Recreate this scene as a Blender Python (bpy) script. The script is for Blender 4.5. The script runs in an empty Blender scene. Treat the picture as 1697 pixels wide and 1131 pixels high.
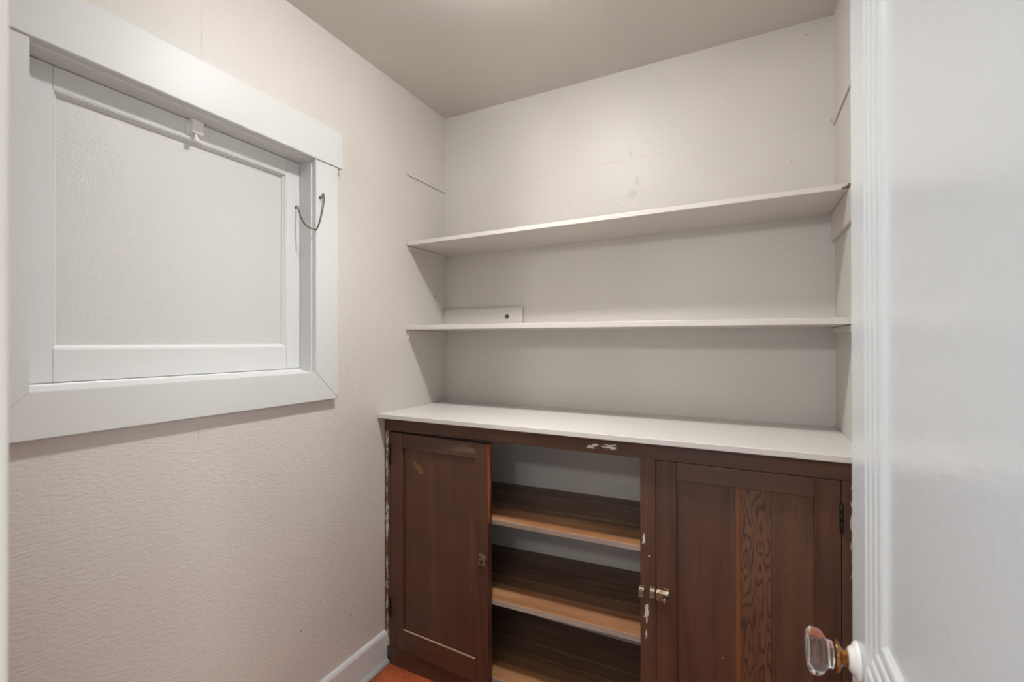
import bpy, bmesh, math, random
from mathutils import Vector, Matrix

random.seed(7)
S = bpy.context.scene
COL = S.collection

# ------------------------------------------------------------------ camera, world, exposure
CAM = (1.2503, 0.0, 1.2421)
cd = bpy.data.cameras.new('camera'); cam = bpy.data.objects.new('camera', cd); COL.objects.link(cam)
cam.location = CAM
YAW, PITCH, ROLL = 0.4684, 0.0027, -0.0016
cam.rotation_euler = (Matrix.Rotation(YAW, 3, 'Z') @ Matrix.Rotation(math.pi/2 + PITCH, 3, 'X') @ Matrix.Rotation(ROLL, 3, 'Z')).to_euler()
cd.sensor_width = 36.0; cd.lens = 16.091; cd.clip_start = 0.005; cd.clip_end = 60
cd.dof.use_dof = True; cd.dof.focus_distance = 1.75; cd.dof.aperture_fstop = 4.5
S.camera = cam

W = bpy.data.worlds.new('world'); S.world = W; W.use_nodes = True
W.node_tree.nodes['Background'].inputs[0].default_value = (0.93, 0.97, 1.0, 1)
W.node_tree.nodes['Background'].inputs[1].default_value = 0.85
S.view_settings.view_transform = 'Standard'; S.view_settings.look = 'None'
S.view_settings.exposure = 0.06; S.view_settings.gamma = 1.0; S.view_settings.use_curve_mapping = False
BULB1 = 212.0                          # radiance of the ceiling lamp's opal dome
LIGHT = (1.0, 0.985, 0.967)
hl = bpy.data.lights.new('hall_lamp_light', 'POINT'); hlo = bpy.data.objects.new('hall_lamp_light', hl); COL.objects.link(hlo)
hlo.location = (1.07, -0.98, 1.93); hl.energy = 33.0; hl.shadow_soft_size = 0.07; hl.color = (1.0, 0.975, 0.95)
wl = bpy.data.lights.new('next_room_fill_light', 'AREA'); wlo = bpy.data.objects.new('next_room_fill_light', wl); COL.objects.link(wlo)
wl.shape = 'RECTANGLE'; wl.size = 1.1; wl.size_y = 1.3; wl.energy = 40.0; wl.color = (1.0, 1.0, 0.985)   # added unseen fill through the doorway, brightens the lower left wall
wlo.location = (3.0, -0.85, 1.35); wlo.rotation_euler = (Vector((1.1, 0.1, 0.9)) - Vector(wlo.location)).to_track_quat('-Z', 'Y').to_euler()
S.cycles.max_bounces = 8; S.cycles.diffuse_bounces = 4; S.cycles.glossy_bounces = 3; S.cycles.transmission_bounces = 6

# ------------------------------------------------------------------ room numbers (metres)
D, R, H = 1.7766, 1.5129, 2.2932      # back wall, right wall, ceiling
F = 1.368                             # cabinet front
WT = 0.970                            # worktop height
YF = 0.112                            # inner face of the doorway wall

# ------------------------------------------------------------------ node helpers
class NT:
    def __init__(s, name):
        s.m = bpy.data.materials.new(name); s.m.use_nodes = True
        s.t = s.m.node_tree; s.b = s.t.nodes['Principled BSDF']; s.o = s.t.nodes['Material Output']
    def n(s, kind, **kw):
        nd = s.t.nodes.new(kind)
        for k, v in kw.items(): setattr(nd, k, v)
        return nd
    def set(s, sock, v):
        if v is None: return
        if isinstance(v, bpy.types.NodeSocket): s.t.links.new(v, sock)
        elif isinstance(v, (tuple, list)) and len(v) == 3 and sock.type == 'RGBA': sock.default_value = (*v, 1)
        else: sock.default_value = v
    def math(s, op, a, b=None, c=None, clamp=False):
        nd = s.n('ShaderNodeMath', operation=op, use_clamp=clamp)
        s.set(nd.inputs[0], a); s.set(nd.inputs[1], b); s.set(nd.inputs[2], c)
        return nd.outputs[0]
    def mix(s, f, a, b, mode='MIX'):
        nd = s.n('ShaderNodeMix', data_type='RGBA', blend_type=mode)
        s.set(nd.inputs[0], f); s.set(nd.inputs[6], a); s.set(nd.inputs[7], b)
        return nd.outputs[2]
    def coord(s, scale=(1, 1, 1), world=False, off=None):
        if world: c = s.n('ShaderNodeNewGeometry').outputs['Position']
        else: c = s.n('ShaderNodeTexCoord').outputs['Object']
        mp = s.n('ShaderNodeMapping'); mp.inputs['Scale'].default_value = scale
        s.t.links.new(c, mp.inputs[0])
        if off is not None: s.t.links.new(off, mp.inputs['Location'])
        return mp.outputs[0]
    def noise(s, vec, scale, detail=3, rough=0.5, dist=0.0):
        nd = s.n('ShaderNodeTexNoise'); s.t.links.new(vec, nd.inputs['Vector'])
        nd.inputs['Scale'].default_value = scale; nd.inputs['Detail'].default_value = detail
        nd.inputs['Roughness'].default_value = rough; nd.inputs['Distortion'].default_value = dist
        return nd.outputs[0]
    def ramp(s, f, *stops):
        nd = s.n('ShaderNodeValToRGB'); cr = nd.color_ramp
        while len(cr.elements) < len(stops): cr.elements.new(0.5)
        for e, (p, c) in zip(cr.elements, stops):
            e.position = p; e.color = (*c, 1) if isinstance(c, tuple) else (c, c, c, 1)
        s.t.links.new(f, nd.inputs[0]); return nd.outputs[0]
    def step(s, f, lo, hi):
        nd = s.n('ShaderNodeMapRange', interpolation_type='SMOOTHSTEP')
        s.set(nd.inputs[0], f); nd.inputs[1].default_value = lo; nd.inputs[2].default_value = hi
        return nd.outputs[0]
    def bump(s, h, strength, dist=0.002, prev=None):
        nd = s.n('ShaderNodeBump'); nd.inputs['Strength'].default_value = strength
        nd.inputs['Distance'].default_value = dist; s.t.links.new(h, nd.inputs['Height'])
        if prev is not None: s.t.links.new(prev, nd.inputs['Normal'])
        return nd.outputs[0]
    def sep(s, v):
        nd = s.n('ShaderNodeSeparateXYZ'); s.t.links.new(v, nd.inputs[0]); return nd.outputs
    def fin(s, color, rough=0.5, normal=None, spec=0.5, metal=0.0, **kw):
        s.set(s.b.inputs['Base Color'], color); s.set(s.b.inputs['Roughness'], rough)
        s.set(s.b.inputs['Specular IOR Level'], spec); s.set(s.b.inputs['Metallic'], metal)
        if normal is not None: s.t.links.new(normal, s.b.inputs['Normal'])
        for k, v in kw.items(): s.set(s.b.inputs[k.replace('_', ' ')], v)
        return s.m

def srgb(r, g, b):
    f = lambda c: (c/255/12.92) if c/255 <= 0.04045 else ((c/255+0.055)/1.055)**2.4
    return (f(r), f(g), f(b))

def blobs(n, base, ab, items, col, noise_scale=90.0, amp=0.7, soft=0.35):
    """patches of dirt or stray paint: items = (a, b, ra, rb) along the world axes named in ab"""
    pos = n.n('ShaderNodeNewGeometry').outputs['Position']
    sp = n.sep(pos); A, B = sp['XYZ'.index(ab[0])], sp['XYZ'.index(ab[1])]
    nz = n.math('SUBTRACT', n.noise(n.coord(noise_scale, world=True) if isinstance(noise_scale, tuple) else pos, 1.0 if isinstance(noise_scale, tuple) else noise_scale, 2, 0.65), 0.5)
    out = base
    tot = None
    for (a, b, ra, rb) in items:
        u = n.math('DIVIDE', n.math('SUBTRACT', A, a), ra); v = n.math('DIVIDE', n.math('SUBTRACT', B, b), rb)
        dd = n.math('SQRT', n.math('ADD', n.math('MULTIPLY', u, u), n.math('MULTIPLY', v, v)))
        m = n.step(n.math('ADD', n.math('SUBTRACT', 1.0, dd), n.math('MULTIPLY', nz, amp*2)), 0.0, soft)
        tot = m if tot is None else n.math('MAXIMUM', tot, m)
    return n.mix(tot, out, col), tot

# ------------------------------------------------------------------ materials
def m_paint(name, col, rough=0.33, brush=(30, 30, 30), bs=0.25, fine=0.12, spec=0.5, var=0.03, marks=None, seam=None):
    n = NT(name)
    p = n.coord(world=True)
    pb = n.coord(brush, world=True)
    big = n.noise(p, 2.2, 1, 0.55)
    c0 = tuple(x*(1-var) for x in col); c1 = tuple(min(1, x*(1+var)) for x in col)
    c = n.mix(n.step(big, 0.3, 0.7), c0, c1)
    h1 = n.noise(pb, 1.0, 3, 0.6)
    nb = n.bump(h1, bs, 0.0022)
    r = rough
    if seam is not None:                      # ridge of paint left where a shelf was once fixed
        z = n.sep(n.n('ShaderNodeNewGeometry').outputs['Position'])[2]
        w = n.math('ADD', z, n.math('MULTIPLY', n.noise(p, 6, 2), 0.012))
        e = n.math('ABSOLUTE', n.math('SUBTRACT', w, seam))
        hh = n.math('MULTIPLY', n.step(e, 0.005, 0.0), n.step(n.noise(p, 3, 2), 0.42, 0.6))
        nb = n.bump(hh, 0.35, 0.003, nb)
    if marks:
        for (ab, items, mc) in marks:
            c, _ = blobs(n, c, ab, items, mc, 220.0, 0.5)
    return n.fin(c, r, nb, spec)

WALLC = srgb(210, 205, 199)
TRIMC = srgb(211, 212, 211)
M = {}
M['wall_left'] = m_paint('beige_wall_paint_left', WALLC, 0.44, (80, 62, 170), 0.75, 0.16,
                         marks=[('YZ', [(0.694, 2.04, 0.0007, 0.075), (0.686, 1.01, 0.0007, 0.03)], srgb(165, 155, 145)), ('YZ', [(1.20, 0.27, 0.002, 0.004), (0.99, 0.33, 0.004, 0.002), (1.70, 1.45, 0.003, 0.009)], srgb(120, 105, 92))])
M['wall_back'] = m_paint('beige_wall_paint_back', WALLC, 0.45, (55, 55, 50), 0.50, 0.14, seam=1.953,
                         marks=[('XZ', [(1.3946, 1.8415, 0.0016, 0.008), (1.2845, 1.803, 0.003, 0.002)], srgb(165, 152, 140)),
                                ('XZ', [(0.8707, 1.8105, 0.022, 0.022), (0.889, 1.8586, 0.010, 0.018), (0.8641, 1.9672, 0.008, 0.014), (0.9254, 1.999, 0.006, 0.004)], srgb(201, 197, 192)),
                                ('XZ', [(1.506, 1.955, 0.006, 0.007), (1.4365, 2.2508, 0.006, 0.004)], srgb(184, 174, 164))])
M['wall_right'] = m_paint('beige_wall_paint_right', WALLC, 0.42, (90, 90, 90), 0.25, 0.14)
M['shelf_paint'] = m_paint('beige_shelf_paint', WALLC, 0.34, (9, 60, 60), 0.22, 0.10)
M['worktop_paint'] = m_paint('beige_worktop_paint', srgb(212, 208, 203), 0.38, (9, 60, 60), 0.2, 0.10)
M['ceiling'] = m_paint('beige_ceiling_paint', srgb(206, 201, 194), 0.33, (50, 50, 50), 0.25, 0.12)
M['trim'] = m_paint('white_trim_paint', TRIMC, 0.43, (60, 22, 110), 0.16, 0.12, var=0.015)
M['trim_v'] = m_paint('white_trim_paint_upright', TRIMC, 0.38, (90, 90, 16), 0.16, 0.12, var=0.015)
M['door'] = m_paint('white_door_gloss_paint', srgb(213, 218, 221), 0.20, (100, 55, 110), 0.20, 0.10, var=0.01)
M['jamb'] = m_paint('beige_jamb_paint', srgb(208, 204, 198), 0.34, (40, 40, 9), 0.2, 0.1)

def m_glass():
    n = NT('obscured_window_glass')
    p = n.coord((1, 1, 1), world=True)
    z = n.noise(n.coord((1, 150, 260), world=True), 1.0, 2, 0.5, 1.6)
    nb = n.bump(z, 0.62, 0.0018)
    return n.fin(srgb(206, 206, 204), 0.22, nb, 0.55)
M['glass'] = m_glass()

def m_wood(name, dark, mid, light, axis='Z', rough=0.42, figure=False, white=None, pale=None, scale=1.0, spec=0.45, bs=0.12, streak=None, pale_noise=(60.0, 0.45), wn=(260, 260, 60)):
    n = NT(name)
    rnd = n.n('ShaderNodeObjectInfo').outputs['Random']
    off = n.n('ShaderNodeCombineXYZ')
    for i in range(3): n.t.links.new(n.math('MULTIPLY', rnd, 7.3 + 5*i), off.inputs[i])
    k = {'X': (1.2, 22, 22), 'Z': (22, 22, 1.2)}[axis]
    v = n.coord(tuple(c*scale for c in k), off=off.outputs[0])
    v2 = n.coord(tuple(c*6*scale for c in k), off=off.outputs[0])
    g = n.noise(v, 1.0, 3, 0.62, 0.6)
    f = n.noise(v2, 1.0, 1, 0.6)
    blotch = n.noise(n.coord((3, 3, 3), off=off.outputs[0]), 1.6, 2, 0.6)
    c = n.ramp(g, (0.28, dark), (0.5, mid), (0.74, light))
    c = n.mix(n.math('MULTIPLY', n.step(blotch, 0.35, 0.75), 0.55), c, dark)
    c = n.mix(n.math('MULTIPLY', n.step(f, 0.55, 0.75), 0.35), c, dark)
    if figure:                                # plain sawn fir: nested dark growth rings
        wp = n.n('ShaderNodeNewGeometry').outputs['Position']
        if figure == 1: fld = n.math('MULTIPLY', n.noise(n.coord((24, 1, 4.6), world=True), 1.0, 2, 0.4), 13.0)
        else:
            fld = n.math('ADD', n.math('MULTIPLY', n.sep(wp)[0], 185.0), n.math('MULTIPLY', n.noise(n.coord((22, 1, 16), world=True), 1.0, 2, 0.5), 5.0))
        fr = n.math('FRACT', fld)
        rg = n.math('MULTIPLY', n.step(fr, 0.45, 0.92), n.step(fr, 1.0, 0.94))
        c = n.mix(n.math('MULTIPLY', rg, 0.85 if figure == 1 else 0.6), c, srgb(62, 32, 23) if figure == 1 else srgb(72, 48, 34))
    # small pale nicks and flecks
    vo = n.n('ShaderNodeTexVoronoi'); vo.inputs['Scale'].default_value = 26.0
    n.t.links.new(n.coord((1, 1, 0.8), off=off.outputs[0]), vo.inputs['Vector'])
    fl = n.step(vo.outputs['Distance'], 0.045, 0.03)
    c = n.mix(n.math('MULTIPLY', fl, n.step(n.noise(n.coord((9, 9, 9), off=off.outputs[0]), 1.0, 1), 0.52, 0.58)), c, srgb(170, 150, 132))
    r = rough
    if white:
        c, mk = blobs(n, c, 'XZ', white, srgb(210, 206, 202), wn, 1.5, 0.3)
    if streak:
        pz = n.n('ShaderNodeNewGeometry').outputs['Position']; xx, zz = n.sep(pz)[0], n.sep(pz)[2]
        s1 = n.noise(n.coord((260, 260, 42), world=True), 1.0, 3, 0.7); s2 = n.noise(n.coord((1, 1, 9), world=True), 1.0, 2)
        th = n.math('ADD', n.math('MULTIPLY', n.math('SUBTRACT', s1, 0.5), 1.6), n.math('MULTIPLY', n.math('SUBTRACT', s2, 0.5), 1.1))
        for (xc, hw) in streak:
            prox = n.math('SUBTRACT', 1.0, n.math('DIVIDE', n.math('ABSOLUTE', n.math('SUBTRACT', xx, xc)), hw))
            mk = n.step(n.math('ADD', th, n.math('MULTIPLY', prox, 0.34)), 0.22, 0.36)
            mk = n.math('MULTIPLY', mk, n.math('GREATER_THAN', prox, 0.0))
            c = n.mix(mk, c, srgb(205, 200, 194))
    if pale:
        for (items, pc) in pale:
            c, mk = blobs(n, c, 'XZ', items, pc, pale_noise[0], pale_noise[1], 0.6)
    nb = n.bump(f, bs*1.5, 0.0008)
    rr = n.math('ADD', rough - 0.06, n.math('MULTIPLY', blotch, 0.14))
    return n.fin(c, rr, nb, spec)

DK, MD, LT = srgb(70, 47, 36), srgb(88, 59, 44), srgb(104, 71, 52)
WP_L = [(0.012, 0.885, 0.006, 0.025), (0.016, 0.83, 0.007, 0.030), (0.012, 0.77, 0.009, 0.030), (0.013, 0.70, 0.006, 0.03), (0.012, 0.62, 0.006, 0.05),
        (0.013, 0.52, 0.008, 0.035), (0.012, 0.42, 0.007, 0.06), (0.013, 0.31, 0.010, 0.05), (0.014, 0.22, 0.007, 0.05), (0.022, 0.085, 0.004, 0.018)]
WP_R = [(1.50, 0.875, 0.012, 0.022), (1.487, 0.84, 0.005, 0.02), (1.490, 0.795, 0.006, 0.03), (1.497, 0.74, 0.010, 0.025), (1.502, 0.69, 0.009, 0.02), (1.504, 0.62, 0.006, 0.05), (1.505, 0.5, 0.005, 0.05)]
WP_C = [(0.988, 0.665, 0.004, 0.015), (0.9975, 0.452, 0.0065, 0.026), (0.9955, 0.392, 0.003, 0.012), (1.005, 0.62, 0.002, 0.004)]
WP_T = [(0.832, 0.920, 0.014, 0.007), (0.845, 0.927, 0.016, 0.004), (0.890, 0.924, 0.024, 0.007)]
M['frame'] = m_wood('dark_stained_frame_wood', DK, MD, LT, 'Z', 0.42, white=WP_R[:1] + WP_C, streak=[(0.0135, 0.011), (1.4965, 0.016)])
M['frame_h'] = m_wood('dark_stained_rail_wood', DK, MD, LT, 'X', 0.42, white=WP_T, wn=(70, 70, 200))
M['door_wood'] = m_wood('red_brown_door_wood', srgb(70, 45, 34), srgb(88, 57, 42), srgb(100, 65, 47), 'Z', 0.40,
                        pale=[([(0.148, 0.785, 0.013, 0.011), (0.161, 0.774, 0.018, 0.014), (0.175, 0.762, 0.015, 0.013)], srgb(118, 90, 56))])
M['door_wood_h'] = m_wood('red_brown_door_rail_wood', srgb(72, 48, 36), srgb(88, 59, 44), srgb(100, 68, 50), 'X', 0.40,
                          pale=[([(0.375, 0.868, 0.09, 0.018)], srgb(110, 88, 72))], pale_noise=((14, 14, 260), 1.4))
M['figured'] = m_wood('plain_sawn_figured_wood', srgb(84, 54, 38), srgb(104, 71, 48), srgb(116, 82, 56), 'Z', 0.40, figure=1)
M['straight'] = m_wood('wavy_straight_grained_wood', DK, srgb(98, 68, 48), srgb(112, 80, 57), 'Z', 0.40, figure=2)
M['band'] = m_wood('orange_sapwood_strip', srgb(104, 62, 34), srgb(122, 76, 42), srgb(134, 86, 50), 'Z', 0.40)
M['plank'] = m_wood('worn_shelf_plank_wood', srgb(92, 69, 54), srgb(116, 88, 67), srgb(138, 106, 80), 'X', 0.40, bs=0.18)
M['plank_half_lit'] = m_wood('half_lit_plank_wood', srgb(108, 78, 57), srgb(136, 100, 73), srgb(158, 120, 88), 'X', 0.40, bs=0.18)  # fading part of the lamp's lit band, put into the plank colour
M['plank_lit'] = m_wood('lit_front_plank_wood', srgb(138, 94, 62), srgb(172, 124, 85), srgb(194, 148, 108), 'X', 0.40, bs=0.18)  # lamp-lit band along the shelf front, painted as lighter wood
M['edge_grey'] = m_wood('grey_worn_shelf_edge', srgb(128, 108, 94), srgb(158, 142, 130), srgb(176, 162, 150), 'X', 0.5)
M['bare'] = m_wood('bare_splintered_wood', srgb(158, 84, 38), srgb(186, 104, 52), srgb(206, 130, 74), 'Z', 0.5)
M['worn'] = m_wood('pale_worn_lit_wood_edge', srgb(150, 122, 102), srgb(178, 150, 130), srgb(196, 172, 154), 'X', 0.5)  # bare worn wood plus the light the bevel catches, both in the colour
M['chip'] = m_wood('broken_brown_wood', srgb(92, 72, 60), srgb(116, 94, 80), srgb(136, 114, 98), 'X', 0.6)

def m_simple(name, col, rough, metal=0.0, wear=None, **kw):
    n = NT(name); p = n.coord((1, 1, 1))
    c = col
    if wear: c = n.mix(n.step(n.noise(p, 140, 4, 0.7), 0.45, 0.62), col, wear)
    nb = n.bump(n.noise(p, 300, 2), 0.08, 0.0006)
    return n.fin(c, rough, nb, 0.5, metal, **kw)
M['floor'] = None
def m_floor():
    n = NT('red_brown_painted_floor'); p = n.coord(world=True)
    b = n.noise(p, 9, 5, 0.62)
    c = n.ramp(b, (0.3, srgb(148, 70, 38)), (0.55, srgb(172, 88, 52)), (0.8, srgb(186, 106, 68)))
    c2, _ = blobs(n, c, 'XY', [(0.060, 1.335, 0.003, 0.002), (0.105, 1.34, 0.002, 0.002), (0.07, 1.30, 0.002, 0.002)], srgb(220, 214, 205), 400, 0.4)
    return n.fin(c2, 0.38, n.bump(n.noise(p, 60, 3), 0.15, 0.001), 0.5)
M['floor'] = m_floor()
M['latch_metal'] = m_simple('tarnished_latch_metal', srgb(150, 138, 120), 0.28, 0.85, srgb(74, 58, 44))
M['hinge_metal'] = m_simple('dark_hinge_metal', srgb(48, 42, 38), 0.38, 0.7, srgb(30, 26, 24))
M['chain_metal'] = m_simple('dull_steel_chain', srgb(128, 124, 118), 0.30, 0.9, srgb(70, 66, 62))
M['brass'] = m_simple('worn_brass', srgb(170, 118, 62), 0.18, 1.0, srgb(120, 78, 40))
M['white_metal'] = m_simple('painted_white_metal', srgb(228, 227, 222), 0.25)
M['hole'] = m_simple('dark_bored_hole', srgb(118, 106, 94), 0.8)
M['dark_gap'] = m_simple('dark_board_underside', srgb(70, 58, 50), 0.7)
M['porcelain'] = m_simple('white_porcelain', srgb(235, 233, 228), 0.15)
n = NT('clear_glass_knob')
M['knob_glass'] = n.fin((0.97, 0.985, 1.0), 0.02, None, 0.5, 0.0, Transmission_Weight=1.0, IOR=1.5)
def m_bulb(name, e):
    n = NT(name); n.set(n.b.inputs['Base Color'], (1, 1, 1)); n.set(n.b.inputs['Emission Color'], LIGHT)
    n.b.inputs['Emission Strength'].default_value = e; return n.m
M['bulb1'] = m_bulb('lit_opal_dome', BULB1)

# ------------------------------------------------------------------ mesh helpers (world coordinates in)
def add_box(bm, x0, x1, y0, y1, z0, z1, bev=0.0, seg=2):
    b2 = bmesh.new()
    bmesh.ops.create_cube(b2, size=1.0)
    for v in b2.verts:
        v.co = Vector(((x0+x1)/2 + v.co.x*(x1-x0), (y0+y1)/2 + v.co.y*(y1-y0), (z0+z1)/2 + v.co.z*(z1-z0)))
    if bev > 0: bmesh.ops.bevel(b2, geom=list(b2.edges), offset=bev, segments=seg, affect='EDGES', profile=0.5)
    me = bpy.data.meshes.new('t'); b2.to_mesh(me); b2.free(); bm.from_mesh(me); bpy.data.meshes.remove(me)
    return bm
def box(*a, **k): return add_box(bmesh.new(), *a, **k)
def add_prism(bm, pts, axis, a0, a1, bev=0.0):
    """polygon pts in the two other axes (cyclic order), extruded along axis from a0 to a1"""
    b2 = bmesh.new()
    def mk(p, a):
        return {'X': (a, p[0], p[1]), 'Y': (p[0], a, p[1]), 'Z': (p[0], p[1], a)}[axis]
    v0 = [b2.verts.new(mk(p, a0)) for p in pts]; v1 = [b2.verts.new(mk(p, a1)) for p in pts]
    b2.faces.new(v0); b2.faces.new(v1[::-1]); k = len(pts)
    for i in range(k): b2.faces.new((v0[i], v1[i], v1[(i+1) % k], v0[(i+1) % k]))
    bmesh.ops.recalc_face_normals(b2, faces=b2.faces)
    if bev > 0: bmesh.ops.bevel(b2, geom=list(b2.edges), offset=bev, segments=2, affect='EDGES')
    me = bpy.data.meshes.new('t'); b2.to_mesh(me); b2.free(); bm.from_mesh(me); bpy.data.meshes.remove(me)
    return bm
def prism(*a, **k): return add_prism(bmesh.new(), *a, **k)
def add_lathe(bm, prof, origin, axis, seg=32, octo=0.0):
    """prof = (distance along axis, radius)"""
    ax = Vector(axis).normalized(); t = ax.orthogonal().normalized(); b = ax.cross(t); o = Vector(origin)
    rings = []
    for (h, r) in prof:
        rings.append([bm.verts.new(o + ax*h + (t*math.cos(w) + b*math.sin(w))*max(r*(1+octo*math.cos(8*w)), 1e-5)) for w in [2*math.pi*i/seg for i in range(seg)]])
    for i in range(len(rings)-1):
        for j in range(seg): bm.faces.new((rings[i][j], rings[i][(j+1) % seg], rings[i+1][(j+1) % seg], rings[i+1][j]))
    bm.faces.new(rings[0][::-1]); bm.faces.new(rings[-1])
    bmesh.ops.recalc_face_normals(bm, faces=bm.faces)
    return bm
def add_torus(bm, c, ax, up, R1, R2, r, n1=12, n2=6):
    """ring in the plane of up and (ax x up), long radius R1 along up, short R2"""
    ax = Vector(ax).normalized(); up = Vector(up).normalized(); sd = ax.cross(up).normalized(); ax = up.cross(sd)*-1
    vs = []
    for i in range(n1):
        w = 2*math.pi*i/n1; p = up*math.cos(w)*R1 + sd*math.sin(w)*R2; nrm = (up*math.cos(w) + sd*math.sin(w)).normalized()
        vs.append([bm.verts.new(Vector(c) + p + nrm*r*math.cos(q) + ax*r*math.sin(q)) for q in [2*math.pi*k/n2 for k in range(n2)]])
    for i in range(n1):
        for k in range(n2): bm.faces.new((vs[i][k], vs[(i+1) % n1][k], vs[(i+1) % n1][(k+1) % n2], vs[i][(k+1) % n2]))
    return bm

def wloc(o):
    v = Vector((0, 0, 0))
    while o is not None: v = v + o.location; o = o.parent
    return v
def obj(name, bm, mat, parent=None, smooth=False):
    bmesh.ops.recalc_face_normals(bm, faces=bm.faces)
    xs = [v.co for v in bm.verts]
    lo = Vector([min(c[i] for c in xs) for i in range(3)]); hi = Vector([max(c[i] for c in xs) for i in range(3)])
    org = Vector(((lo.x+hi.x)/2, (lo.y+hi.y)/2, lo.z))
    for v in bm.verts: v.co -= org
    me = bpy.data.meshes.new(name); bm.to_mesh(me); bm.free()
    if smooth:
        for p in me.polygons: p.use_smooth = True
    o = bpy.data.objects.new(name, me); COL.objects.link(o)
    me.materials.append(M[mat] if isinstance(mat, str) else mat)
    if parent is not None:
        o.parent = parent; o.location = org - wloc(parent)
    else: o.location = org
    return o
def empty(name, loc):
    o = bpy.data.objects.new(name, None); COL.objects.link(o); o.location = loc; o.empty_display_size = 0.1; return o
def tag(o, label=None, cat=None, group=None, kind=None):
    if label: o['label'] = label
    if cat: o['category'] = cat
    if group: o['group'] = group
    if kind: o['kind'] = kind
    return o

# ------------------------------------------------------------------ the room shell
tag(obj('floor', box(-0.12, R+0.12, -0.05, D+0.12, -0.06, 0.0), 'floor'), 'red-brown painted floor in front of the cabinet', 'floor', kind='structure')
tag(obj('ceiling', box(-0.12, R+0.12, -0.05, D+0.12, H, H+0.06), 'ceiling'), 'beige glossy painted ceiling of the pantry', 'ceiling', kind='structure')
OY0, OY1, OZ0, OZ1 = 0.3675, 1.030, 1.147, 1.835       # window opening inside the casing
HY0, HY1, HZ0, HZ1 = OY0-0.022, OY1+0.022, OZ0-0.022, OZ1+0.022
bm = bmesh.new()
add_box(bm, -0.12, 0, -0.05, HY0, 0, H); add_box(bm, -0.12, 0, HY1, D+0.12, 0, H)
add_box(bm, -0.12, 0, HY0, HY1, 0, HZ0); add_box(bm, -0.12, 0, HY0, HY1, HZ1, H)
tag(obj('wall_left', bm, 'wall_left'), 'beige painted plaster wall with the small window', 'wall', kind='structure')
tag(obj('wall_back', box(0, R, D, D+0.12, 0, H), 'wall_back'), 'beige painted wall behind the open shelves', 'wall', kind='structure')
tag(obj('wall_right', box(R, R+0.12, -0.05, D+0.12, 0, H), 'wall_right'), 'beige painted wall strip beside the white door', 'wall', kind='structure')
DXL, DXR, DZ = 0.80, 1.425, 2.045
bm = bmesh.new()
add_box(bm, 0, DXL-0.022, -0.02, YF, 0, H); add_box(bm, DXR+0.022, R, -0.02, YF, 0, H); add_box(bm, DXL-0.022, DXR+0.022, -0.02, YF, DZ+0.022, H)
tag(obj('wall_front', bm, 'wall_right'), 'beige wall around the doorway', 'wall', kind='structure')
# doorway jambs and casing
t = tag(obj('trim_1', box(DXL-0.022, DXL, -0.03, YF+0.002, 0, DZ, bev=0.002), 'jamb'), 'painted doorway jamb at the left picture edge', 'door frame', kind='structure')
yj = (CAM[0]-(DXL-0.008))/3.573
obj('casing_board', box(DXL-0.100, DXL-0.008, YF, yj, 0, DZ+0.09, bev=0.006, seg=4), 'jamb', t)
t = tag(obj('trim_2', box(DXR, DXR+0.022, -0.03, YF+0.002, 0, DZ, bev=0.002), 'jamb'), 'painted doorway jamb on the hinge side', 'door frame', kind='structure')
t = tag(obj('trim_3', box(DXL-0.022, DXR+0.022, -0.03, YF+0.002, DZ, DZ+0.022, bev=0.002), 'jamb'), 'painted head jamb above the doorway', 'door frame', kind='structure')
obj('casing_board', box(DXL-0.100, R, YF, yj, DZ+0.008, DZ+0.1, bev=0.006, seg=3), 'jamb', t)
# baseboard on the left wall, up to the cabinet
t = tag(obj('baseboard_left', prism([(0, 0), (0.0125, 0), (0.0125, 0.110), (0.009, 0.1185), (0.0045, 0.1236), (0, 0.1236)], 'Y', YF, F), 'trim'),
        'white painted baseboard along the left wall', 'baseboard', kind='structure')
pts = [(0.0125, 0)] + [(0.0125+0.016*math.cos(a), 0.016*math.sin(a)*1.15) for a in [i*math.pi/12 for i in range(0, 7)]]
obj('base_shoe', prism(pts, 'Y', YF, F-0.001), 'trim', t, True)

# ------------------------------------------------------------------ window in the left wall
win = tag(empty('window_1', (0, (OY0+OY1)/2, OZ0-0.095)), 'small white-framed window with obscured glass in the left wall', 'window', kind='structure')
P = 0.022
LY0, LY1 = OY0-0.090, 1.1203
obj('casing_head', prism([(OY0-0.108, OZ1), (1.1385, OZ1), (1.1335, 1.9589), (OY0-0.103, 1.9589)], 'X', 0, P+0.005, bev=0.0015), 'trim', win)
CB = 1.0535
obj('casing_leg', prism([(OY1, OZ1), (OY1, OZ0), (LY1, CB), (LY1, OZ1)], 'X', 0, P, bev=0.0012), 'trim_v', win)
obj('casing_leg', prism([(OY0, OZ1), (LY0, OZ1), (LY0, CB), (OY0, OZ0)], 'X', 0, P, bev=0.0012), 'trim_v', win)
obj('casing_bottom', prism([(OY0, OZ0-0.0004), (OY1, OZ0-0.0004), (LY1-0.0004, CB), (LY0+0.0004, CB)], 'X', 0, P, bev=0.0012), 'trim', win)
XS = -0.048                                  # room-side face of the sash
obj('window_jamb', box(-0.118, 0.004, OY1-0.004, HY1, OZ0, OZ1, bev=0.0015), 'trim_v', win)
obj('window_jamb', box(-0.118, 0.004, HY0, OY0+0.004, OZ0, OZ1, bev=0.0015), 'trim_v', win)
obj('window_jamb', box(-0.118, 0.004, HY0, HY1, OZ1-0.005, HZ1, bev=0.0015), 'trim', win)
obj('window_sill', prism([(-0.118, HZ0), (0.004, HZ0), (0.006, OZ0-0.001), (XS+0.002, OZ0+0.006), (XS, OZ0+0.010), (-0.118, OZ0+0.010)], 'Y', HY0, HY1, bev=0.0008), 'trim', win)
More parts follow.
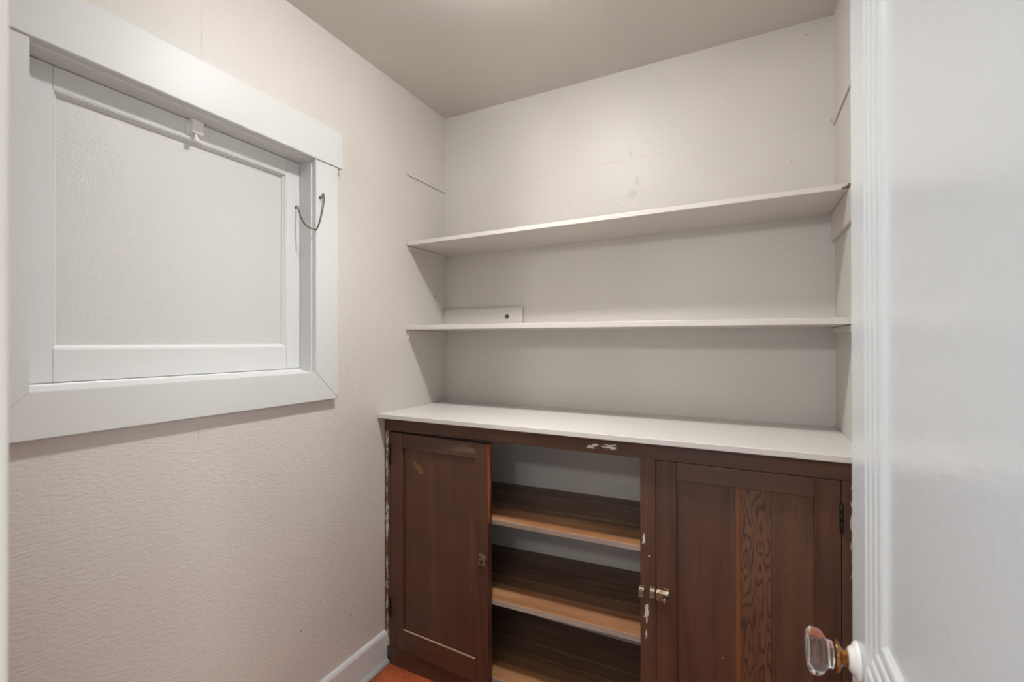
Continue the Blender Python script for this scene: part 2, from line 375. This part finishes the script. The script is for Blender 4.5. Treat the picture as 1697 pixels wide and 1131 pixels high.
SY0, SY1, SZ0, SZ1 = OY0+0.005, OY1-0.005, OZ0+0.011, OZ1-0.006
GY0, GY1, GZ0, GZ1 = 0.4235, 0.9770, 1.2293, 1.7790
T = 0.034
obj('sash_stile', box(XS-T, XS, SY0, GY0, SZ0, SZ1, bev=0.002), 'trim_v', win)
obj('sash_stile', box(XS-T, XS, GY1, SY1, SZ0, SZ1, bev=0.002), 'trim_v', win)
obj('sash_rail', box(XS-T, XS-0.0006, GY0, GY1, GZ1, SZ1, bev=0.002), 'trim', win)
obj('sash_rail', box(XS-T, XS-0.0006, GY0, GY1, SZ0, GZ0, bev=0.002), 'trim', win)
XG = XS-0.016
obj('glass_pane', box(XG-0.004, XG, GY0-0.004, GY1+0.004, GZ0-0.004, GZ1+0.004), 'glass', win)
def bead(y0, z0, y1, z1, ny, nz):             # moulded glass stop, stepped, along one side of the pane
    pr = [(XG, 0), (XG, 0.0085), (XG+0.004, 0.0085), (XG+0.0055, 0.0062), (XG+0.008, 0.0055), (XG+0.0095, 0.0032), (XS-0.0025, 0.0026), (XS-0.0015, 0)]
    bm = bmesh.new(); a = Vector((0, y0, z0)); b = Vector((0, y1, z1)); nn = Vector((0, ny, nz)); dr = (b-a).normalized()
    r0 = [bm.verts.new(a + nn*w + dr*w + Vector((x, 0, 0))) for x, w in pr]
    r1 = [bm.verts.new(b + nn*w - dr*w + Vector((x, 0, 0))) for x, w in pr]
    k = len(pr); bm.faces.new(r0); bm.faces.new(r1[::-1])
    for i in range(k): bm.faces.new((r0[i], r0[(i+1) % k], r1[(i+1) % k], r1[i]))
    return bm
obj('glass_stop', bead(GY0, GZ1, GY1, GZ1, 0, -1), 'trim', win)
obj('glass_stop', bead(GY0, GZ0, GY1, GZ0, 0, 1), 'trim', win)
obj('glass_stop', bead(GY0, GZ0, GY0, GZ1, 1, 0), 'trim_v', win)
obj('glass_stop', bead(GY1, GZ0, GY1, GZ1, -1, 0), 'trim_v', win)
# spring latch under the head, painted over
bm = bmesh.new()
add_box(bm, XS, XS+0.0025, 0.681, 0.727, 1.790, 1.818, bev=0.0006)
add_prism(bm, [(XS, 1.8335), (XS+0.012, 1.8335), (XS+0.0165, 1.827), (XS+0.0165, 1.796), (XS+0.014, 1.793), (XS, 1.793)], 'Y', 0.689, 0.7175, bev=0.0008)
la = tag(obj('sash_latch', bm, 'white_metal', win), 'painted spring latch at the top of the sash')
bm = bmesh.new()
add_lathe(bm, [(0, 0.0034), (0.007, 0.0032), (0.009, 0.0045), (0.012, 0.0064), (0.0165, 0.0070), (0.0205, 0.0056), (0.0225, 0.001)], (XS+0.009, 0.700, 1.7935), (0.12, 0.05, -1), 16)
obj('latch_knob', bm, 'white_metal', la, True)
# safety chain from the sash to the casing
A0 = Vector((XS+0.008, 1.0096, 1.6815)); A1 = Vector((P+0.008, 1.0451, 1.7135))
def screw_eye(base, ext):
    bm = bmesh.new()
    add_lathe(bm, [(0, 0.0045), (0.0015, 0.0045), (0.002, 0.0018), (0.006, 0.0016)], base, (1, 0, 0), 12)
    add_torus(bm, Vector(base) + Vector((0.009, 0, 0)), (0, 1, 0), (0, 0, 1), 0.0042, 0.0042, 0.0013)
    return bm
key = [(-0.0375, 1.0110, 1.6755), (-0.022, 1.0075, 1.6485), (-0.006, 1.0060, 1.6268), (0.010, 1.0075, 1.6128), (0.0265, 1.0125, 1.6050), (0.0285, 1.0253, 1.6055),
       (0.0285, 1.0357, 1.6238), (0.0295, 1.0443, 1.6537), (0.030, 1.0516, 1.6866), (0.031, 1.0541, 1.7124), (0.0325, 1.0500, 1.7270), (0.0315, 1.0460, 1.7170)]
key = [Vector(k) for k in key]; ch_pts = []
for i in range(len(key)-1):                   # smooth curve through the measured points
    a, b = key[i], key[i+1]; pa = key[i-1] if i else a; pb = key[i+2] if i+2 < len(key) else b
    for q in range(8):
        t_ = q/8; t2, t3 = t_*t_, t_*t_*t_
        ch_pts.append(0.5*((2*a) + (b-pa)*t_ + (2*pa-5*a+4*b-pb)*t2 + (3*a-pa-3*b+pb)*t3))
ch_pts.append(key[-1]); N = len(ch_pts)-1
L = [0.0]
for a, b in zip(ch_pts, ch_pts[1:]): L.append(L[-1] + (b-a).length)
nl = int(L[-1]/0.0056); bm = bmesh.new()
for i in range(nl):
    s = (i+0.5)/nl*L[-1]; k = max(j for j in range(N) if L[j] <= s)
    f = (s-L[k])/(L[k+1]-L[k]); c = ch_pts[k].lerp(ch_pts[k+1], f); dr = (ch_pts[k+1]-ch_pts[k]).normalized()
    side = dr.cross(Vector((1, 0.3, 0.2))).normalized() if i % 2 == 0 else dr.cross(dr.cross(Vector((1, 0.3, 0.2)))).normalized()
    add_torus(bm, c, side, dr, 0.0040, 0.0025, 0.0009, 10, 5)
chn = tag(obj('safety_chain', bm, 'chain_metal', win, True), 'thin steel safety chain hanging in a loop')
obj('screw_eye', screw_eye(A0 - Vector((0.008, 0, 0)), 0.01), 'chain_metal', chn, True)
obj('screw_eye', screw_eye(A1 - Vector((0.008, 0, 0)), 0.01), 'chain_metal', chn, True)

# ------------------------------------------------------------------ white door standing open on the right
XD, DY1, DY0 = 1.378, 0.7472, 0.142
TH = 0.035
door = tag(empty('door_1', (XD+TH/2, DY0, 0.008)), 'white glossy panelled door standing open at the right', 'door', kind='structure')
PY1, PY0 = 0.6707, DY0+0.078                # edges of the panel opening
Z0d, Z1d = 0.008, 2.035
ZP0, ZP1 = 0.858, 1.930                     # upper panel
obj('door_stile', box(XD, XD+TH, PY1, DY1, Z0d, Z1d, bev=0.0025), 'door', door)
obj('door_stile', box(XD, XD+TH, DY0, PY0, Z0d, Z1d, bev=0.0025), 'door', door)
for (a, b) in ((Z0d, 0.23), (ZP0-0.15, ZP0), (ZP1, Z1d)):
    obj('door_rail', box(XD+0.0002, XD+TH-0.0002, PY0, PY1, a, b, bev=0.001), 'door', door)
for (a, b) in ((ZP0, ZP1), (0.23, ZP0-0.15)):
    obj('door_panel', box(XD+0.007, XD+TH-0.007, PY0+0.0005, PY1-0.0005, a+0.0005, b-0.0005), 'door', door)
    # moulding of three beads around the panel, mitred
    prof = [(0.010, 0.0)]                   # (x into the door from the face, distance inwards)
    prof = [(0.0098, 0.0), (0.002, 0.0), (0.0005, 0.003)]
    for k in range(3):
        o = 0.005 + 0.0185*k
        for q in range(7):
            w = math.pi*q/6
            prof.append((0.0022 + 0.0008*k - 0.0022*math.sin(w), o + 0.0170*(0.5-0.5*math.cos(w))))
    prof += [(0.0072, 0.0640), (0.0098, 0.065)]
    corners = [(PY0, a), (PY1, a), (PY1, b), (PY0, b)]
    ins = [(1, 1), (-1, 1), (-1, -1), (1, -1)]
    for s in range(4):
        c0, c1 = corners[s], corners[(s+1) % 4]; i0, i1 = ins[s], ins[(s+1) % 4]
        bm = bmesh.new()
        r0 = [bm.verts.new((XD+x, c0[0]+i0[0]*w, c0[1]+i0[1]*w)) for x, w in prof]
        r1 = [bm.verts.new((XD+x, c1[0]+i1[0]*w, c1[1]+i1[1]*w)) for x, w in prof]
        k = len(prof); bm.faces.new(r0); bm.faces.new(r1[::-1])
        for i in range(k): bm.faces.new((r0[i], r0[(i+1) % k], r1[(i+1) % k], r1[i]))
        obj('panel_moulding', bm, 'door', door)
KY, KZ = 0.7035, 0.8445
bm = bmesh.new()
add_lathe(bm, [(0.0272, 0.0095), (0.0280, 0.0152), (0.0300, 0.0160), (0.0330, 0.0158), (0.0358, 0.0190), (0.0390, 0.0238), (0.0430, 0.0266), (0.0480, 0.0278), (0.0520, 0.0268), (0.0548, 0.0236), (0.0560, 0.0190), (0.0566, 0.0)], (XD, KY, KZ), (-1, 0, 0.0), 48, 0.018)
kn = tag(obj('door_knob', bm, 'knob_glass', door, True), 'clear glass door knob on a worn brass shank')
bm = bmesh.new(); add_lathe(bm, [(0, 0.0222), (0.0030, 0.0220), (0.0052, 0.0200), (0.0068, 0.0160), (0.0090, 0.0148), (0.0110, 0.0128), (0.0118, 0.0098)], (XD-0.0003, KY, KZ), (-1, 0, 0), 40)
obj('rose', bm, 'white_metal', kn, True)
bm = bmesh.new(); add_lathe(bm, [(0.0115, 0.0092), (0.0160, 0.0090), (0.0180, 0.0098), (0.0200, 0.0124), (0.0218, 0.0165), (0.0234, 0.0188), (0.0254, 0.0190), (0.0265, 0.0165), (0.0271, 0.0090)], (XD, KY, KZ), (-1, 0, 0), 40)
obj('shank', bm, 'brass', kn, True)

# ------------------------------------------------------------------ open shelves
def shelf(name, yf, zl, zr, th, label):
    bm = box(0.0012, R-0.0012, yf, D-0.0008, 0, th, bev=0.0016)
    for v in bm.verts: v.co.z += zl + (zr-zl)*(v.co.x/R)
    return tag(obj(name, bm, 'shelf_paint'), label, 'shelf', 'painted shelves on the back wall')
us = shelf('shelf_board', 1.5016, 1.6448, 1.6530, 0.0162, 'upper painted shelf board with a broken front corner at the white door')
chp = prism([(1.486, 1.6535), (1.5115, 1.6528), (1.5115, 1.6665), (1.503, 1.6672), (1.498, 1.6605), (1.488, 1.6580)], 'Y', 1.4996, 1.508)
tag(obj('broken_corner', chp, 'chip', us), 'bare brown broken wood')
ms = shelf('shelf_board', 1.4918, 1.2945, 1.2885, 0.0185, 'lower painted shelf board above the worktop')
# cleats that carry the shelves, and two left from a removed shelf
def cleat(x0, x1, y0, y1, z0, z1, label, bev=0.002):
    return tag(obj('shelf_cleat', box(x0, x1, y0, y1, z0, z1, bev=bev), 'shelf_paint'), label, 'cleat', 'shelf cleats')
cleat(0.0, 0.010, 1.512, D-0.001, 1.6300, 1.6440, 'thin painted cleat on left wall under the upper shelf')
cleat(R-0.011, R, 1.440, D-0.001, 1.5640, 1.6515, 'deep painted cleat on right wall under the upper shelf')
cleat(0.0, 0.007, 1.505, D-0.001, 1.2560, 1.2935, 'painted cleat on left wall under the lower shelf')
cleat(R-0.008, R, 1.500, D-0.001, 1.2680, 1.2875, 'painted cleat on right wall under the lower shelf')
cleat(0.0, 0.0065, 1.503, D-0.001, 1.9400, 1.9520, 'leftover painted cleat on left wall above the shelves, holding nothing', 0.0035)
cleat(R-0.006, R, 1.40, D-0.001, 1.9380, 1.9570, 'leftover painted cleat on right wall above the shelves, holding nothing', 0.002)
# small board with a bored hole, fixed to the back wall on the lower shelf
bm = bmesh.new()
hx, hz, hr = 0.333, 1.354, 0.0115
x0, x1, z0, z1 = 0.001, 0.408, 1.3135, 1.3925
yb, yf_ = D-0.0005, D-0.0135
seg = 24
def sqp(w):                                  # point on the plate outline in direction w from the hole
    c, s = math.cos(w), math.sin(w); k = []
    if c > 1e-6: k.append((x1-hx)/c)
    if c < -1e-6: k.append((x0-hx)/c)
    if s > 1e-6: k.append((z1-hz)/s)
    if s < -1e-6: k.append((z0-hz)/s)
    m = min(k); return (hx+c*m, hz+s*m)
ws = sorted([2*math.pi*i/seg for i in range(seg)] + [math.atan2(b-hz, a-hx) % (2*math.pi) for a in (x0, x1) for b in (z0, z1)])
inn = [(hx+hr*math.cos(w), hz+hr*math.sin(w)) for w in ws]; out = [sqp(w) for w in ws]; k = len(ws)
V = {}
for y in (yf_, yb):
    V[y] = ([bm.verts.new((a, y, b)) for a, b in inn], [bm.verts.new((a, y, b)) for a, b in out])
for i in range(k):
    j = (i+1) % k
    bm.faces.new((V[yf_][0][i], V[yf_][0][j], V[yf_][1][j], V[yf_][1][i])); bm.faces.new((V[yb][0][i], V[yb][1][i], V[yb][1][j], V[yb][0][j]))
    bm.faces.new((V[yf_][0][i], V[yb][0][i], V[yb][0][j], V[yf_][0][j])); bm.faces.new((V[yf_][1][i], V[yf_][1][j], V[yb][1][j], V[yb][1][i]))
wb = tag(obj('wall_block', bm, 'shelf_paint'), 'short painted board with a bored hole standing on the lower shelf', 'board')
bm = bmesh.new(); add_lathe(bm, [(0, hr-0.0003), (0.0015, hr-0.0003)], (hx, D-0.0025, hz), (0, 1, 0), 24)
obj('hole_bottom', bm, 'hole', wb)

# ------------------------------------------------------------------ worktop
bm = box(0.0012, R-0.0012, 1.3293, D-0.0008, WT-0.0175, WT, bev=0.0022)
tag(obj('worktop', bm, 'worktop_paint'), 'beige painted worktop on the dark wooden cabinet', 'worktop')

# ------------------------------------------------------------------ built-in cabinet
cab = tag(empty('cabinet', (R/2, (F+D)/2, 0)), 'dark brown stained built-in cabinet with panelled doors and an open middle', 'cabinet')
FT = 0.022
ZT, ZR = WT-0.0182, 0.9015                   # top rail
ZK = 0.0665                                  # kick board top
SL, SC0, SC1, SR = 0.0295, 0.9780, 1.0222, 1.4640
obj('frame_rail', box(0.001, R-0.001, F, F+FT, ZR, ZT, bev=0.001), 'frame_h', cab)
obj('frame_stile', box(0.001, SL, F+0.0003, F+FT, ZK, ZR-0.0003, bev=0.001), 'frame', cab)
obj('frame_stile', box(SC0, SC1, F+0.0003, F+FT, ZK, ZR-0.0003, bev=0.001), 'frame', cab)
obj('frame_stile', box(SR, R-0.001, F+0.0003, F+FT, ZK, ZR-0.0003, bev=0.001), 'frame', cab)
obj('kick_board', box(0.0295, R-0.001, F-0.001, F+FT, 0.0, ZK-0.0004, bev=0.001), 'frame_h', cab)
obj('opening_batten', box(SL+0.002, SC0-0.001, F+FT+0.0005, F+FT+0.016, ZR-0.006, ZT-0.002, bev=0.001), 'edge_grey', cab)
def cab_shelf(zf, slope, ys, th, x0=0.006, x1=R-0.006):
    first = None
    for i, (a, b) in enumerate(zip(ys, ys[1:])):
        dz = random.uniform(-0.0012, 0.0008)
        xa, xb = (0.40, SC0-0.0008) if i == 0 else (x0, x1)
        bm = box(xa, xb, a+0.0006, b-0.0006, -th, dz if i else 0.0, bev=0.0020)
        for v in bm.verts: v.co.z += zf + slope*(v.co.x-0.484)
        if i == 0:
            first = obj('shelf', bm, 'plank_lit', cab)
            e = box(xa, xb, a-0.0012, a+0.0004, -th+0.0005, -0.0018, bev=0.0004)
            for v in e.verts: v.co.z += zf + slope*(v.co.x-0.484)
            obj('shelf_edge', e, 'edge_grey', first)
        else: obj('plank', bm, 'plank_half_lit' if i == 1 else 'plank', first)
G = F+FT+0.0012
YS = 1.385
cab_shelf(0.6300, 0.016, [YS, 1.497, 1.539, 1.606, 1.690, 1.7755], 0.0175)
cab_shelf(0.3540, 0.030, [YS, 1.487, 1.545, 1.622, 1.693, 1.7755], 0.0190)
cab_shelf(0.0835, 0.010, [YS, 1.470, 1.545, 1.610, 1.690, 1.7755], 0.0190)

DT = 0.026                                   # door thickness
def cabinet_door(x0, x1, z0, z1, px0, px1, pz0, pz1, hinge_left, angle, boards):
    """door frame built shut, front face at y = F; then swung about its hinge edge"""
    yb = F + DT
    core = obj('cabinet_door', box(px0-0.006, px1+0.006, F+0.012, F+0.018, pz0-0.006, pz1+0.006), 'door_wood', cab)
    parts = [core]
    def add(name, bm, mat, smooth=False):
        o = obj(name, bm, mat, core, smooth); parts.append(o); return o
    for (a, b, m) in boards:
        add('panel_board', box(a+0.0003, b-0.0003, F+0.008, F+0.0119, pz0+0.0002, pz1-0.0002, bev=0.0004), m)
    add('door_stile', box(x0, px0, F, yb, z0, z1, bev=0.0012), 'door_wood')
    add('door_stile', box(px1, x1, F, yb, z0, z1, bev=0.0012), 'door_wood')
    add('door_rail', box(px0+0.0003, px1-0.0003, F+0.0003, yb, pz1, z1, bev=0.0012), 'door_wood_h')
    add('door_rail', box(px0+0.0003, px1-0.0003, F+0.0003, yb, z0, pz0, bev=0.0012), 'door_wood_h')
    hx = x0-0.001 if hinge_left else x1+0.001
    for hz in (0.775, 0.186) if hinge_left else (0.775, 0.18):
        bm = bmesh.new()
        add_lathe(bm, [(-0.004, 0.0008), (-0.003, 0.0030), (-0.0005, 0.0034), (0.0, 0.0022), (0.001, 0.0045), (0.0225, 0.0046), (0.023, 0.0042), (0.0235, 0.0046), (0.0455, 0.0046), (0.046, 0.0042), (0.0465, 0.0046), (0.067, 0.0045), (0.068, 0.0022), (0.0685, 0.0034), (0.071, 0.0030), (0.072, 0.0008)], (hx, F-0.0035, hz), (0, 0, 1), 14)
        add('hinge', bm, 'hinge_metal', True)
    # cupboard latch: plate, case with a sloped top, turn knob
    lz = 0.498 if hinge_left else 0.5165
    if hinge_left: a, b, kx = x1-0.034, x1-0.004, x1-0.027
    else: a, b, kx = x0+0.001, x0+0.036, x0+0.026
    bm = bmesh.new()
    add_box(bm, a, b, F-0.0018, F, lz-0.019, lz+0.020, bev=0.0005)
    if hinge_left:
        add_prism(bm, [(F, lz+0.013), (F-0.011, lz+0.008), (F-0.011, lz+0.002), (F, lz+0.002)], 'X', a+0.001, b-0.003, bev=0.0006)
        add_box(bm, a+0.001, a+0.009, F-0.010, F, lz-0.014, lz+0.001, bev=0.002)
        add_box(bm, b-0.009, b-0.002, F-0.009, F, lz-0.014, lz+0.001, bev=0.002)
    else:
        add_prism(bm, [(F, lz+0.014), (F-0.012, lz+0.008), (F-0.012, lz-0.014), (F, lz-0.017)], 'X', a, b-0.001, bev=0.0008)
        add_lathe(bm, [(0, 0.006), (0.005, 0.0055), (0.007, 0.0085), (0.011, 0.0088), (0.013, 0.006), (0.0135, 0.001)], (kx, F-0.011, lz-0.008), (0, -1, 0), 16)
    add('cabinet_latch', bm, 'latch_metal')
    if angle:
        bpy.context.view_layer.update()
        piv = Matrix.Translation((hx, F, 0)); rot = piv @ Matrix.Rotation(angle, 4, 'Z') @ piv.inverted()
        w = core.matrix_world.copy(); nw = rot @ w
        core.location = nw.translation - wloc(cab); core.rotation_euler = (0, 0, angle)
    return core
ANG = math.radians(-2.3)
dl = cabinet_door(SL+0.0015, 0.4745, ZK+0.002, 0.8945, 0.0926, 0.4225, 0.1490, 0.8405, True, ANG, [(0.0926, 0.4225, 'door_wood')])
def in_door(bm):                             # from shut-door coordinates to the door's own frame
    for v in bm.verts: v.co -= Vector(((0.0926-0.006+0.4225+0.006)/2, F+0.015, 0.149-0.006))
    return bm
def door_piece(name, bm, mat, label):
    me = bpy.data.meshes.new(name); bmesh.ops.recalc_face_normals(bm, faces=bm.faces); in_door(bm).to_mesh(me); bm.free(); me.materials.append(M[mat])
    o = bpy.data.objects.new(name, me); COL.objects.link(o); o.parent = dl; tag(o, label); return o
door_piece('worn_lit_edge', prism([(F+0.0002, 0.1478), (F-0.0004, 0.1492), (F+0.0024, 0.1500), (F+0.0060, 0.1497), (F+0.0060, 0.1488)], 'X', 0.0935, 0.4215), 'worn', 'pale worn edge with a painted highlight below the door panel')
# bare splintered edge on the latch side (in the door's own frame)
bm = bmesh.new()
ex = 0.4745
pts = [(F+0.0004, 0.893), (F+0.0185, 0.893), (F+0.019, 0.86), (F+0.0165, 0.80), (F+0.018, 0.76), (F+0.014, 0.70), (F+0.011, 0.655), (F+0.0065, 0.622), (F+0.0045, 0.625), (F+0.001, 0.72), (F+0.0004, 0.80)]
add_prism(bm, pts, 'X', ex-0.001, ex+0.0009)
door_piece('bare_edge', bm, 'bare', 'bare orange splintered door edge')
dr_ = cabinet_door(SC1+0.0012, SR-0.0012, ZK+0.002, 0.9000, 1.0790, 1.4080, 0.1400, 0.8505, False, 0.0,
                   [(1.0790, 1.2290, 'door_wood'), (1.2290, 1.2415, 'band'), (1.2415, 1.3130, 'figured'), (1.3130, 1.4080, 'straight')])
# strikes on the middle stile
def strike(xa, xb, z):
    bm = bmesh.new()
    add_box(bm, xa, xb, F-0.0014, F, z-0.016, z+0.017, bev=0.0004)
    add_prism(bm, [(F, z+0.012), (F-0.010, z+0.007), (F-0.011, z-0.013), (F, z-0.014)], 'X', xa+0.0005, xb-0.001, bev=0.0006)
    return bm
obj('latch_strike', strike(SC0-0.004, SC0+0.0125, 0.512), 'latch_metal', cab)
obj('latch_strike', strike(SC1-0.0165, SC1-0.001, 0.5165), 'latch_metal', cab)

# ------------------------------------------------------------------ lamp
LX, LY = 0.68, 0.962
lamp = tag(empty('ceiling_lamp', (LX, LY, H-0.06)), 'small round flush lamp with a white opal dome on the pantry ceiling', 'lamp')
bm = bmesh.new(); add_lathe(bm, [(0, 0.064), (0.008, 0.064), (0.014, 0.060), (0.016, 0.0545), (0.016, 0.04)], (LX, LY, H), (0, 0, -1), 40)
obj('lamp_base', bm, 'porcelain', lamp, True)
bm = bmesh.new(); add_lathe(bm, [(0.0162, 0.0540), (0.028, 0.0555), (0.038, 0.0520), (0.045, 0.0430), (0.049, 0.0280), (0.051, 0.012), (0.0515, 0.001)], (LX, LY, H), (0, 0, -1), 24)
obj('opal_dome', bm, 'bulb1', lamp, True)
sp = bpy.data.lights.new('added_downlight', 'SPOT'); spo = bpy.data.objects.new('added_downlight', sp); COL.objects.link(spo)
sp.energy = 62.0; sp.color = LIGHT; sp.spot_size = math.radians(125); sp.spot_blend = 1.0; sp.shadow_soft_size = 0.05   # added spot under the dome, brightens the floor and lower walls
spo.parent = lamp; spo.location = (0, 0, 0.005)
